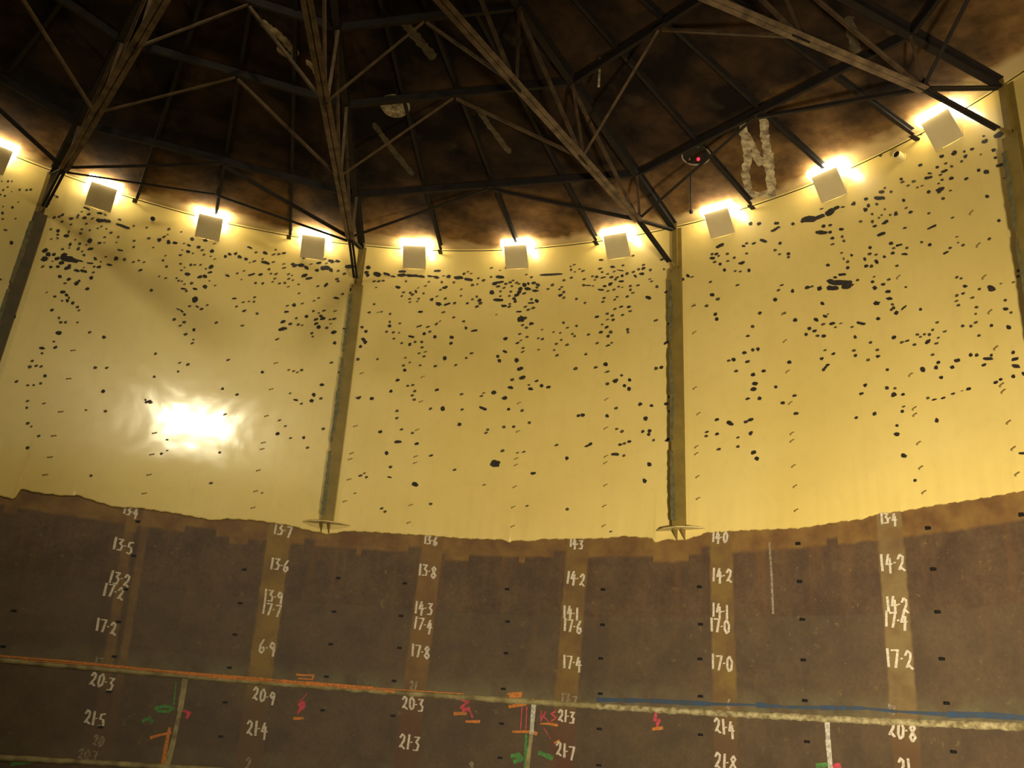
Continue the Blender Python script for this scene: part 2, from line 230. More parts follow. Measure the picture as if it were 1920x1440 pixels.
CHIPS = """
T 0 320 6
20,120,30,20 90,120,40,30 132,120,30,25 85,185,30,25 35,218,35,25 220,215,40,28 300,218,40,25 345,215,40,30 130,238,25,15 5,270,25,25 55,285,40,28 205,355,30,15 35,405,30,22 140,415,35,45,-60 28,480,40,40 30,545,40,25 175,540,30,22 60,670,50,28,-10 130,810,50,45 605,275,35,25 640,295,45,30,-30 525,355,50,50 540,380,25,50,90 470,440,35,28 325,810,80,50,-30 975,425,90,25,-22 1120,480,80,30,-8 1185,500,40,25,-20 920,462,40,20 1000,490,60,30,10 880,505,45,35,30 870,525,40,30 950,530,60,45,20 800,540,60,30,10 700,500,60,30,30 665,520,50,30 610,530,50,35,15 695,575,50,35 1130,560,110,50,-3 1200,565,110,40,-12 1040,540,50,22 1345,550,50,30,-10 1385,625,180,38,-18 1505,622,35,25 1650,640,40,25 970,598,40,28 800,605,45,25 570,660,40,28 650,675,45,50,90 650,720,30,40,90 648,760,35,35 745,735,75,40,10 775,690,40,30 920,660,40,25 1010,672,35,28 1100,650,40,25 1140,630,40,22 1195,655,35,22 905,708,45,30 1250,700,45,35 1330,748,35,28 1180,750,45,25 575,770,40,20 845,778,30,25 1015,785,70,60,30 895,822,45,35 790,830,55,40,50 780,870,30,20 705,885,45,32 880,880,55,35,50 970,835,35,20 925,908,40,22 1015,880,80,32,15 1120,812,55,35,15 1175,812,40,18 1310,808,30,20 1510,790,40,25 1503,860,40,28 1350,895,75,25,-10 1725,865,40,20 505,900,90,50,20 540,940,60,60 500,995,90,60 605,945,55,45 640,990,70,45 720,955,90,60 760,990,180,75,-8 830,1010,120,50,-12 900,1015,80,20,-15 690,1040,70,50 760,1095,90,45,15 780,1070,50,40 650,1080,50,40 570,1085,45,38 480,1080,55,30,30 590,1020,30,20 865,1125,80,35,-12 940,1130,90,35,-15 945,1090,30,20 945,950,40,35 1050,1145,40,30 1015,1040,85,22,-5 1070,990,55,40,-40 1060,1080,45,25 1110,1085,60,35,20 1135,1025,40,20 1190,970,40,20 1228,1058,80,28,-10 1305,990,60,50,35 1400,1000,45,35 1500,1028,45,25 1560,1012,35,22 1620,1030,40,22 1580,1118,60,28 1655,760,10,10 675,1190,50,45 775,1222,60,40 730,1268,50,25 860,1270,70,60,50 890,1240,30,40,70 1025,1205,45,50,-50 980,1330,50,45 705,1365,70,45,5 750,1400,45,40,-40 775,1430,30,30 615,1415,40,25 525,1370,40,15 1700,1345,45,30 1790,1190,40,18 1865,1210,40,22 1875,1080,45,35 1835,1010,40,30 1860,958,35,18 1670,762,50,35 1790,780,55,50 1845,745,50,30 1895,805,50,50 1900,660,50,30 1885,720,40,20 5,1225,30,30
T 320 380 6
120,330,35,22 240,410,60,45,-10 390,425,70,35,-10 495,460,45,18 50,455,75,38,-10 150,460,40,20 205,480,60,32,-12 315,500,55,40 355,535,45,28 465,545,60,50 195,550,60,35,-10 130,535,30,20 250,570,35,22 110,590,55,30 375,585,40,25 450,605,35,18 495,635,40,18 110,688,40,28 225,702,45,32 270,700,40,25 335,702,40,25 455,720,70,50,30 395,745,30,25 155,730,30,20 120,762,40,25 440,785,70,25,10 190,805,75,40,-10 330,835,70,35,20 385,830,65,45,-20 65,850,35,25 90,880,40,25 125,885,35,20 235,908,50,35,30 155,918,35,20 385,945,60,45,-30 435,880,30,20 145,970,75,28,-10 175,995,40,30 272,970,70,32,-5 500,932,40,20 210,1165,45,25 300,1170,50,25,-20 345,1198,50,30 412,1152,40,25 85,1200,55,22,-20 125,1220,60,25,-40 155,1260,28,40,90 40,1310,45,30 150,1345,50,25,-15 108,1382,45,22 260,1425,45,30 510,1352,55,28 805,1385,50,25,10 615,605,45,50 665,580,40,50,80 730,575,45,40,50 775,610,40,60,85 850,635,35,50,80 940,660,55,25,15 890,675,40,15 890,505,70,28,-18 960,560,45,25 1060,565,70,45,-15 1180,530,40,22 1155,585,55,25 1215,582,50,28 1275,568,60,25,15 1035,635,35,25 1065,675,110,35,-15 1155,668,50,22 1105,750,45,32 825,768,45,20 750,795,45,25 640,820,60,30,-20 910,808,90,25 1010,808,60,38 1130,800,35,25 1185,802,50,28 1325,805,50,22 1365,820,35,20 1170,855,45,25 1148,890,35,20 955,905,40,28 1035,908,45,32 1225,908,45,28 1285,902,40,30 1330,858,50,22 1375,872,40,22 1275,735,55,22 1275,690,50,20 795,865,30,18 1440,920,35,22 1325,945,50,18 1500,622,45,25 1375,695,50,45 1400,710,80,35 1470,705,90,45,0 1530,735,60,45,-40 1580,692,50,18 1665,680,65,32,15 1735,635,40,25 1750,685,50,20 1810,660,80,45,-10 1880,660,70,40,-5 1645,762,55,40 1740,735,120,55,5 1805,760,50,45,-40 1885,768,40,28 1505,820,90,40,15 1555,852,90,30,10 1870,860,50,35 1885,885,40,25 1750,925,70,38,40 1655,940,45,22 1445,1020,40,22 1665,1072,45,22 1615,1105,40,20 1862,1072,75,32,-10 715,1080,70,22,5 945,1065,45,25 815,1120,50,20 880,1112,40,20 938,1115,40,25 740,1168,45,25 825,1218,60,30 972,1248,40,35,30 1388,1152,60,45 1315,1160,45,22 1482,1135,45,22 1300,1228,60,28,5 1415,1300,45,28 1528,1282,55,40,15 1605,1220,40,30 1725,1215,60,22 1665,1242,35,22 1850,1220,55,18 1695,1280,60,40,-20 1710,1305,70,40 1635,1315,70,30 1790,1315,40,25 1840,1308,55,30 1265,1338,75,38 1345,1365,50,32 1435,1372,45,30 1480,1380,40,20 1635,1362,60,30 1800,1362,40,18 1665,1400,65,45,40 1755,1408,50,35 1260,1422,110,40,12
T 640 470 6
95,180,120,45,0 35,260,50,35,20 110,440,40,40 15,488,50,25 300,190,70,45,0 285,245,55,45 295,275,50,45 405,265,100,60,-5 510,265,90,35,-18 580,290,70,22,-5 685,235,95,30,0 680,275,110,40,0 800,282,160,38,-2 900,292,90,30,-5 1080,228,90,28,5 1000,288,70,25,-8 1070,300,80,35,-15 1150,285,40,20 1205,290,60,45,20 1320,305,120,40,-3 1430,325,110,42,-8 1380,262,45,30 1425,238,40,20 1460,258,40,20 1130,355,35,35 1265,358,40,28 985,350,40,22 370,345,45,25 420,345,50,28 470,338,50,25,5 728,345,35,28 640,412,70,35,-15 390,415,40,18 945,398,45,20 1165,415,70,40,15 1115,440,40,25 1350,435,45,18 1475,388,50,28 1530,378,35,25 1540,312,40,25 1600,335,45,30 1690,195,45,22 1785,222,40,18 1855,195,40,28 1685,295,40,28 1785,298,110,38,-5 1725,370,80,42 1790,355,90,28,8 1765,405,50,30 1855,375,40,28 1900,355,40,28 1830,420,45,25 1692,470,50,65,90 1790,458,40,25 1790,512,35,22 1765,555,130,35,0 1830,622,80,32,-3 1890,630,50,32 1895,600,40,22 1905,460,35,25 1890,510,35,25 700,470,45,22 680,512,35,28 775,475,40,35 800,495,45,30 840,460,40,38 865,420,45,15,40 925,480,35,25 770,542,45,25 870,540,40,25 855,570,35,20 772,580,40,20 1015,550,50,40 1075,515,45,20 1170,540,45,30 1345,508,40,22 1095,600,80,45,-15 1190,602,90,25 1275,590,45,28 1420,592,45,25 1475,548,40,25 1525,518,35,30 1555,560,45,55,-60 1565,590,55,35 1525,630,50,32 370,603,40,25 315,695,50,28 410,695,45,12 450,688,40,20 548,712,35,28 890,690,70,28,0 1148,693,55,25 1265,752,40,28 1378,795,45,28 545,802,30,35 542,845,45,40 660,818,40,25 875,850,75,20,20 975,858,60,22 1070,825,50,30,35 1110,795,40,15,40 1403,870,38,38 1495,900,85,28,12 235,862,50,35 278,910,45,40 250,1000,45,60,80 270,1030,55,45 215,1080,40,40 188,1222,50,32 405,1222,40,25 510,912,45,30 585,920,40,30 648,925,35,20 935,935,50,38 998,912,45,30 1052,968,42,42 790,968,80,30,-12 830,1028,45,32 770,1055,48,42 903,1028,42,35 592,990,45,25 680,1040,40,28 910,1088,45,28 1245,975,45,60,90 1235,1042,50,38 875,1155,45,22 945,1138,50,18 930,1190,45,30 1162,1210,55,50 1465,1155,55,28 1405,1208,40,30 720,1205,40,20 768,1258,40,20 698,1292,48,25 885,1292,42,28 1060,1298,50,28 1285,1288,42,25 712,1345,45,38 1848,990,60,45 1840,1135,60,35,-30 1760,1190,45,40 1778,1240,50,50 1745,720,40,12 40,880,70,22,-18
T 900 470 6
410,188,90,28,-2 205,402,55,30 270,418,40,25 290,372,45,28 340,358,45,30 372,335,40,22 358,400,40,28 230,458,40,25 350,462,40,25 330,510,40,22 520,270,45,20 580,298,45,28 800,268,290,32,3 415,360,45,25 440,375,40,22 455,430,50,60,90 500,385,60,55,60 545,370,30,40 540,430,40,80,85 440,470,70,45,40 415,500,75,42,20 385,540,40,55,80 395,570,45,40 500,480,60,25 605,362,60,35 650,385,38,55,70 640,415,35,35 625,452,80,32,0 580,548,40,32 640,565,45,60,80 575,588,80,22,3 510,632,50,25 600,645,55,35,15 545,665,50,28 440,687,70,25,3 460,770,105,75,5 510,758,50,35 578,822,60,35,8 478,838,50,25 522,868,50,30 448,938,55,26 528,972,50,26 420,1040,60,25 460,1010,40,18 485,1095,50,25 480,1138,50,22 415,1235,55,55,-30 450,1330,80,45,20 480,1425,70,40 705,995,50,30,25 655,985,40,22 700,888,40,18 830,915,40,20 903,925,40,22 940,810,42,32 985,868,50,22 1088,848,42,32 1040,938,38,25 1065,962,38,28 1220,943,48,30 915,1005,40,26 858,1050,45,32 980,1060,52,28 835,1118,40,24 658,1115,38,22 868,1178,52,28,20 1192,1166,42,32 1080,1328,50,32 1300,1312,48,25 1595,1402,42,30 1412,1275,42,55,90 1435,1362,60,22 815,388,55,35,25 765,432,45,22 920,410,45,22 895,435,35,28 945,465,50,32 905,502,65,35 945,530,45,30 945,332,45,28 1028,305,45,28 1172,320,48,26 1085,545,38,32 1182,588,42,30 1060,158,50,18,8 1020,178,35,20 1025,215,35,28 1068,238,32,18 1120,208,40,18 1160,228,50,25 1360,105,70,26,-5 1568,60,42,35 1722,56,50,24 1350,203,55,26,10 1375,243,38,28 1490,183,75,28,2 1610,165,40,25 1438,262,42,22 1510,235,50,18,25 1580,222,90,15,-8 1265,288,45,26 1315,295,50,32 1292,330,40,20 1385,303,70,22 1480,298,55,32 1545,302,50,28 1525,325,40,30 1602,285,40,40 1655,258,50,35 1725,240,45,28 1785,210,45,28 1842,200,60,35 1843,160,40,22 1825,260,35,70,90 1750,290,35,50,50 1590,345,75,25,3 1470,375,40,60,-60 1405,400,35,50,90 1210,390,90,15,-3 1165,390,40,30 1270,398,35,18 1360,440,80,22,-5 1440,455,45,22 1505,440,45,25 1560,405,40,22 1600,415,40,15 1692,398,42,28 1778,390,50,28 1692,440,40,30 1720,475,45,25 1660,515,45,32 1540,522,42,22 1515,550,40,25 1395,535,45,28 1385,575,52,26 1895,530,70,42,-20 1590,630,60,26 1673,632,60,30 1518,655,50,26 1690,682,48,28 1432,710,55,36 1490,730,50,36 1605,725,52,26 1495,778,52,30 1435,775,45,20 1315,745,60,35,10 1375,832,40,22 1425,862,60,34 1360,917,62,32 1470,917,48,36 1442,962,50,38 1660,890,42,36 1665,920,42,32 1318,1040,52,28 1480,1038,40,26 1440,1068,60,22
T 1100 470 6
640,160,50,24 718,218,50,34,30 710,320,45,18 732,345,45,24 792,405,46,34 893,465,50,34,30 695,532,72,42,-20 780,785,55,30 870,210,30,30 845,100,70,25 1032,48,38,48,90 1075,320,38,60,90 1138,285,40,50,60 1185,295,60,15,15 935,640,60,30 935,818,60,34,25 890,1040,70,30,35 925,1025,45,22,15 782,1328,50,30 842,1315,48,36 1390,352,46,28 1698,388,52,28 1412,497,58,42 1475,547,56,34 1348,622,48,32 1448,715,48,42 1463,770,50,42 1870,855,40,35 1815,960,46,30 1775,1148,46,42 1868,1118,40,34 1600,1238,46,26 1650,1225,46,38 1813,1248,56,32 1680,1355,50,32 1873,1393,50,42 1208,618,55,22
T 1320 380 6
525,238,48,48,50 620,238,52,50,40 815,232,70,40,0 800,300,120,32,28 838,278,50,30 1000,240,48,40 1325,70,55,22 1400,150,10,10 1185,185,190,75,5 1300,160,140,60,20 1420,105,130,70,30 1480,65,110,45,22 1560,50,60,22,10 1110,210,60,40 1345,265,50,50 1420,255,52,32 1320,335,150,48,0 1420,332,50,40 1545,300,42,65,90 1445,400,52,40 1555,382,36,36 1575,430,40,34 1445,470,56,24 310,332,85,30,15 190,362,50,20 180,485,115,38,25 445,490,30,60,80 480,460,50,30 560,458,60,30 670,430,40,95,70 855,458,50,38 800,535,45,30 850,580,50,22 950,575,55,45 952,612,42,35 90,580,50,32 140,580,60,34 95,625,80,34,0 165,600,40,25 265,577,46,34 342,620,44,28 268,658,50,26 120,668,48,30 182,690,42,38 425,678,85,38,15 480,572,40,30 228,760,42,42,50 350,770,46,26 408,775,46,26 508,765,45,50,-60 72,892,42,26 378,928,52,24 93,1038,56,42 155,1085,56,34 28,1162,44,34 125,1255,46,42 143,1310,48,40 1395,702,46,38 1550,565,40,22 1662,592,38,40 1572,632,30,34 1618,665,46,34 1620,730,50,42 1555,808,100,34,5 1475,840,30,50,90 1520,900,250,60,0 1450,960,150,60,0 1600,945,120,60,5 1420,885,80,60 1640,900,80,60 1660,930,70,30 1728,872,40,30 1165,955,70,40,20 1215,945,45,26 1300,965,75,50,25 998,995,44,48 800,1090,54,44 875,928,60,20 838,985,52,26 1332,1132,42,52,60 628,1242,46,28 900,1245,60,24 1025,1322,60,46 1262,1318,42,65,75 1365,1280,38,65,70 1395,1255,40,18 1340,1368,46,26 1440,1362,70,34,8 1542,1358,50,20 1765,1358,110,34,-12 1668,1400,50,24 1480,1402,46,24 1188,1415,44,30 548,1395,44,34 1680,15,60,32 1815,80,55,50 1850,35,50,50,50 1765,215,44,30 1895,130,36,30 1895,215,36,36 1868,505,42,38 1865,578,48,32 1810,635,36,44 1825,713,52,38 1885,718,48,34
T 1600 220 6
985,345,48,24 760,195,50,20 728,255,50,24 308,432,44,32 755,538,50,38,20 995,438,70,38,25 1135,405,80,55,35 1250,385,40,34 1338,358,65,34,20 1260,440,65,40,35 1222,495,44,30 1480,270,90,50,30 1468,212,40,28 1640,195,140,60,28 1580,370,56,38 1600,455,46,38 1645,540,95,42,18 1435,418,40,20 1410,597,48,42 1500,615,60,72,90 1272,690,60,34,35 945,562,50,38 1040,520,52,30 1105,552,45,34 1025,605,90,32,20 980,648,50,24 862,632,65,26,0 845,678,105,38,12 540,695,36,50,90 555,728,55,30 680,722,56,34 615,768,50,28,30 722,788,40,24 775,770,46,20 1000,705,48,28 960,745,40,24 1105,688,65,42,35 975,815,110,60,20 965,845,50,30 850,840,54,42 1095,825,45,24 1010,915,52,34 315,840,70,40,10 355,795,40,24,40 425,838,46,34 145,920,56,42 295,908,140,45,-2 10,970,46,50 175,995,42,36 140,1040,60,48 130,1030,40,30 265,978,42,36 355,1035,36,24 212,1088,40,28 320,1100,36,24 290,1130,36,24 565,935,42,42 595,1020,46,24 480,1085,60,50,45 415,1100,40,28 645,1068,60,38,18 852,1080,48,32 82,1170,48,28 215,1170,40,30 245,1225,62,32 360,1180,85,42,30 580,1245,58,28 315,1315,120,34,18 885,1235,130,30,25 1118,1130,48,26 1505,890,58,45 1640,1162,48,40 1825,800,48,60,60 1750,650,60,24,25 1705,680,60,12,30 1530,1368,50,36 1885,375,80,40,15 1905,545,40,45 1800,215,50,50,50
T 1600 430 6
425,160,60,40 515,178,85,30,15 455,212,46,26 188,207,48,40 603,210,46,30 182,277,56,32 258,285,46,26 442,267,54,40 578,280,80,30,0 350,310,42,38 130,335,42,42 262,365,75,45,-45 145,413,56,40 205,415,50,40 492,410,50,32 770,145,46,32 860,172,52,38 1165,85,46,20 1235,180,52,34 1180,150,36,20 1088,210,50,28 1038,265,80,28,25 1890,195,60,44 235,535,42,24 48,572,40,32 215,590,48,38 400,565,54,32 335,620,70,34,10 242,658,54,60,90 590,652,38,26 390,700,40,75,90 408,780,80,40,0 262,832,80,52,10 440,845,40,36 430,900,55,36,30 485,940,50,60,-60 455,885,40,40 570,882,90,24,42 758,900,44,38 278,1005,58,44 90,1058,110,32,-8 1165,540,52,34 1215,552,44,24 1860,465,52,34 1855,530,50,30 1900,548,50,34 1258,640,42,60,90 1420,672,48,34 1552,668,75,105,70 1800,595,52,24 1165,745,50,34 1235,722,58,28,15 1338,770,56,26 1160,808,56,26 1185,855,50,32 1385,877,50,34 1380,952,40,28 1710,798,48,36 1715,895,42,65,90 1775,935,52,34 1660,612,46,20 942,1048,48,32 1232,1088,58,34 1325,1088,50,36 1378,1048,54,32 1555,1080,50,42 1748,1100,52,65,80 1415,1195,54,34 455,1217,64,42 20,1210,44,44 195,1272,46,36 545,1270,56,30 605,1255,75,24,20 720,1185,48,34 755,1210,46,26 800,1182,46,26 855,1185,48,34 892,1132,44,34 1032,1148,56,24 958,1220,48,24 840,1262,80,42,30 692,1297,48,24 938,1284,46,22 270,1358,50,26 10,1362,40,26 25,1418,40,24 280,1425,46,24 892,1410,46,28 1320,1412,44,40 1388,1415,46,30
T 0 540 4
100,214,38,34 10,330,30,30 440,337,54,30,0 315,452,48,28,-5 315,490,26,22 415,445,42,22 405,402,26,18 390,165,32,26 442,225,28,22 455,258,34,20 490,258,30,22 580,260,24,16 410,65,28,20 465,97,24,18 505,95,32,28 545,112,36,28 582,142,32,22 592,168,28,16 240,548,34,20 222,592,38,24 270,583,36,20 308,588,34,20 338,660,34,26 123,702,34,24 208,730,32,20 252,728,26,16 305,716,28,22 205,848,36,18 200,898,26,22 330,865,34,14 208,1016,38,22 235,1040,26,14 290,1110,34,20 207,1198,38,30 672,332,34,22 780,370,38,26 713,598,34,22 800,598,36,20 773,776,36,30 645,916,26,16 790,925,32,24 683,1408,34,22 1165,494,28,20 1155,666,26,20 1135,18,32,20 1305,237,36,22 1352,283,32,18 1383,257,34,22 1393,348,38,22 1453,316,26,26 1450,387,26,14 1442,415,32,16 1347,562,34,14 1408,574,34,20 1335,626,26,18 1462,86,54,48 1110,852,60,20 1090,840,20,20 1130,860,34,18 1210,1242,30,22 1253,1138,26,16 1253,1220,26,12
T 360 600 4
1065,93,48,30 1070,172,34,30 640,145,40,14,35 1045,320,34,20 1107,391,36,24 973,486,40,24 272,299,38,18 527,392,32,26 725,375,26,14 760,384,30,14 790,392,26,14 823,376,30,20 230,516,28,24 340,560,34,20 735,550,26,14 780,600,42,20,-12 820,628,30,18 915,562,34,32 898,606,38,30 968,588,36,22 248,708,32,14 658,752,34,14 700,795,28,16 643,852,38,28 740,886,26,16 837,883,28,26 868,957,34,18 985,817,34,24 207,993,28,18 143,1224,36,20 525,1297,24,14 898,100,28,22 905,125,22,16
T 660 680 4.5
165,303,44,28 57,296,50,30 328,241,36,28 385,148,44,26 470,196,34,20 513,190,38,20 530,242,38,26 508,276,38,24 525,312,36,24 380,408,38,24 378,468,40,22 240,583,40,30 420,563,38,20 510,594,38,22 385,668,70,32,0 545,685,42,28 293,764,38,40 325,880,40,24 318,967,46,16,-12 70,954,38,22 105,933,32,14 123,967,36,22 530,1025,60,36,0 540,1035,40,30 250,1230,36,20 278,1256,38,22 25,1102,34,14 668,783,44,20 662,388,36,24 767,389,42,42 930,396,36,20 925,267,40,20 715,230,46,24 905,521,42,32 865,905,38,24 663,1192,38,24 1195,251,56,38 1286,299,50,40 1110,258,38,14 1092,282,40,18 1105,385,75,28,-20 1350,145,42,26 1437,128,62,34 1338,210,54,30,-15 1493,188,32,18 1507,222,58,30,-8 1558,155,46,22 1600,195,34,36 1320,394,36,28 1435,404,36,26 1495,507,36,26 1282,543,38,24 1365,541,34,24 1145,567,34,22 1133,591,40,22 1268,745,42,26 1208,855,90,66,0 1208,850,60,70 1528,935,48,30,15 1395,762,34,14 1450,753,42,18 1113,1032,42,14 1475,1209,36,16
T 960 680 4.5
250,195,40,30 310,206,46,28 537,50,42,26 705,40,42,24 790,15,36,36 925,107,34,26 872,153,56,36 807,178,38,26 993,147,36,30 950,195,32,30 987,221,36,36 1217,47,40,28 1260,40,42,32 1330,285,44,20,20 1300,347,40,36 1335,408,40,32 1312,652,50,32,30 1082,349,42,32 1177,362,36,28 1127,470,42,44 1105,580,42,28 1163,576,38,32 1155,605,34,38 1195,655,32,26 877,385,42,26 803,451,36,38 885,560,36,22 930,581,36,26 560,447,36,30 595,443,46,36 375,696,42,22 462,807,36,40 630,703,44,20,25 660,687,42,30 912,693,44,24 947,682,36,24 992,666,40,28 870,774,76,26,0 943,785,36,20 1158,858,42,44 1118,997,42,42 467,1237,40,26 125,1209,34,14 835,1425,30,18
T 1280 560 4.5
650,123,42,28 592,235,36,30 552,315,42,24 520,457,44,34 590,433,36,32 637,425,34,36 388,523,38,22 430,515,40,32 549,531,46,28 452,612,40,24 595,641,44,34 683,611,40,32 613,717,60,36,10 597,765,58,38,10 548,845,50,24 648,842,42,34 785,745,36,34 900,538,42,36 845,881,42,30 945,817,46,22 957,970,54,28,0 290,1020,50,30 400,1050,40,70,70 535,1040,50,28,15 575,1022,58,30 205,1125,42,18 200,1160,36,26 290,1142,44,26 575,1135,44,36,55 467,1172,42,22 468,1248,40,26 305,1271,42,26 598,1297,54,38 627,1350,44,40 1205,580,50,24,40 1190,600,34,30,40 1225,560,44,24,10 1202,435,36,20 1272,465,44,24 1173,507,38,32 1070,252,38,30 1112,273,46,28 1042,302,34,32 1138,313,42,26 1190,318,44,34 1187,215,42,26 1262,210,60,30
T 1580 640 4.5
97,78,42,24 108,122,38,28 293,72,42,24 300,127,42,30 215,157,42,26 235,10,34,24 378,239,38,30 192,371,40,32 160,441,44,26 375,393,38,36 442,397,38,26 433,450,58,40 510,450,36,28 513,552,38,18 505,591,36,28 115,645,38,30 270,612,42,34 460,712,36,28 458,785,40,62,90 795,665,42,44 515,965,60,46,-10 612,1173,38,28 675,240,55,50,-40 760,113,42,26 807,180,42,30 788,220,42,40 925,218,42,36 965,163,68,38,5 832,306,42,36 1080,116,36,36 1132,117,40,32 1228,147,94,28,0 1255,118,34,30 1192,200,56,24 1440,95,34,40,90 1455,150,30,70,-75 1465,210,36,80,85 1440,296,40,36 1525,273,30,40 1332,322,40,28 1292,348,46,30 1065,402,50,28 1008,418,30,10 932,443,50,20 847,478,54,20 773,492,56,18 720,479,38,26 718,10,50,26 793,17,42,20 608,28,42,24 500,10,40,22 1525,945,25,80,90
"""
# strips of brushed bare steel, top and bottom read off the wall
def strip(u5, v5, u0, v0, wd, c1=(.23,.135,.03), lowc=(.11,.06,.028), amt=.8):
    a = S(u5, v5); b = S(u0, v0); k = (a[0]-b[0])/(a[1]-b[1])
    STRIPS.append((a[0]+k*(5-a[1]), b[0]-k*b[1], wd, c1, lowc, amt))
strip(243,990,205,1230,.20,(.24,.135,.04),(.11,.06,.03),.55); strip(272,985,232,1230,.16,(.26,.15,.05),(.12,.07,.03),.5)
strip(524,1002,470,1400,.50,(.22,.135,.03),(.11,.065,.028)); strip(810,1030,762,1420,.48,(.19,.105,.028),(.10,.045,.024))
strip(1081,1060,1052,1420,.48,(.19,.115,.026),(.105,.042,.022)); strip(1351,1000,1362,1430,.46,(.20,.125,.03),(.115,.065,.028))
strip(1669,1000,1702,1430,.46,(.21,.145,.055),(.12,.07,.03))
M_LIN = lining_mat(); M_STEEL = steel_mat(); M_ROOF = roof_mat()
M_CHIP = plain('exposed_dark_steel', (.035,.027,.018), (.018,.014,.010), .7, 9, 0)
M_CHIP3 = plain('worn_brown_spot', (.095,.070,.028), (.055,.040,.017), .7, 9, 0)
M_CHIP2 = plain('faint_brown_mark', (.16,.10,.03), (.10,.065,.02), .7, 9, 0)
M_TRUSS = plain('sooty_truss_steel', (.185,.125,.068), (.08,.052,.03), .7, 5, .2)
M_WEB = plain('dark_web_steel', (.10,.06,.027), (.045,.027,.014), .7, 5, .2)
M_RAFT = plain('black_rafter_steel', (.016,.010,.007), (.008,.006,.005), .75, 4, .2)
M_OLIVE = plain('olive_post_paint', (.21,.145,.030), (.16,.105,.022), .55, 3, .1)
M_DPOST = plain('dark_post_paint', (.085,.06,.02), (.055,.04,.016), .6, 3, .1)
M_BARE = plain('grey_green_bare_patch', (.15,.13,.05), (.085,.072,.03), .6, 8, .2)
M_CREAM = plain('cream_plate_paint', (.66,.53,.23), (.55,.43,.17), .5, 5, .05)
M_SCOOP = plain('beige_lamp_hood', (.62,.49,.255), (.57,.45,.23), .5, 3, .03)
M_LENS = emis('glowing_lens', (1,.90,.62), 27)
M_CHALK = plain('white_chalk', (.66,.58,.45), (.40,.33,.23), .9, 30, 0)
M_CHALKF = plain('faint_chalk', (.30,.24,.15), (.14,.10,.06), .9, 25, 0)
M_ORANGE = plain('orange_paint', (.62,.20,.04), (.34,.13,.03), .7, 18, 0)
M_PINK = plain('pink_paint', (.60,.07,.10), (.28,.05,.05), .7, 18, 0)
M_GREEN = plain('green_paint', (.08,.26,.06), (.07,.12,.04), .8, 18, 0)
M_BLUE = plain('blue_paint', (.035,.065,.115), (.05,.055,.055), .7, 9, 0)
M_WHITE = plain('white_paint', (.60,.55,.45), (.30,.26,.20), .7, 25, 0)
M_SEAM = plain('dirty_lap_seam', (.34,.28,.12), (.16,.12,.05), .6, 4, .4)
M_SEAMB = plain('bright_lap_seam', (.46,.38,.20), (.17,.13,.055), .5, 10, .5)
M_BLACK = plain('black_clip_steel', (.010,.008,.007), None, .6, 10, 0)
M_STUD = plain('stud_and_shadow_brown', (.26,.18,.055), (.20,.13,.04), .6, 10, 0)  # cream pins; the brown carries their cast shadow
M_SPLASH_LIT = plain('pale_splash_and_lit_strip', (.52,.43,.26), (.15,.11,.06), .8, 7, .1)
M_SPLASH2 = plain('faint_roof_streak', (.10,.08,.04), (.05,.035,.02), .8, 6, .1)
M_RIM = plain('pale_flange_paint', (.34,.28,.18), (.15,.11,.07), .6, 10, .1)
M_RED = emis('red_indicator', (1,.02,.05), 2.5)
M_FLOOR = plain('dark_floor_steel', (.05,.035,.022), (.03,.02,.014), .8, 2, .2)

# ------------------------------------------------------------------ shell of the tank
def rev_mesh(name, rows, mats, n=240, uvr=False):        # rows: list of (r, z)
    bm = bmesh.new(); uv = bm.loops.layers.uv.new('UVMap'); g = []
    for i in range(n):
        th = -math.pi+2*math.pi*i/n; g.append([bm.verts.new(pol(th, r, z)) for r, z in rows])
    for i in range(n):
        for j in range(len(rows)-1):
            vs = (g[i][j], g[(i+1)%n][j], g[(i+1)%n][j+1], g[i][j+1]); f = bm.faces.new(vs)
            for l, (ii, jj) in zip(f.loops, ((i,j),(i+1,j),(i+1,j+1),(i,j+1))):
                l[uv].uv = ((-math.pi+2*math.pi*ii/n)*R, rows[jj][0] if uvr else rows[jj][1])
    return build(name, bm, mats, smooth=True, recalc=False)
wl = rev_mesh('wall_lower', [(R,0),(R,.5),(R,2.2),(R,3.8),(R,5.6)], M_STEEL); tag(wl, kind='structure')
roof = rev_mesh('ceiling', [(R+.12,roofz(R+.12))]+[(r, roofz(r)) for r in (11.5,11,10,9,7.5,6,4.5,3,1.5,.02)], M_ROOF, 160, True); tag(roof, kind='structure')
bm = bmesh.new(); disc(bm, Matrix.Identity(4), R+.1, -.05, 0, 96); fl = build('floor', bm, M_FLOOR); tag(fl, kind='structure')
# cream lining with its ragged lower edge
EDGE = [(-30,930),(0,928),(27,937),(38,916),(75,924),(120,929),(145,928),(175,938),(215,950),(262,952),(330,962),(400,975),(425,972),(480,975),(545,985),(575,993),(600,998),(615,1001),(650,995),(700,997),(760,1001),(800,1003),(870,1009),(945,1011),(955,1018),(962,1012),(1000,1014),(1010,1010),(1100,1009),(1135,1008),(1170,1004),(1222,1008),(1228,1018),(1245,1010),(1280,1012),(1310,1003),(1325,997),(1400,993),(1500,989),(1573,977),(1617,972),(1644,962),(1692,957),(1752,946),(1833,934),(1920,918),(1960,910)]
EP = [cyl(*p, R-.04) for p in EDGE]
def edge_z(th):
    if th < EP[0][0] or th > EP[-1][0]:
        return 5.37+.03*math.sin(th*23)+.02*math.sin(th*61)
    for a, b in zip(EP, EP[1:]):
        if a[0] <= th <= b[0]: return a[1]+(b[1]-a[1])*(th-a[0])/max(1e-6, b[0]-a[0])+.008*math.sin(th*311)+.005*math.sin(th*707)
ths = []
t = -math.pi
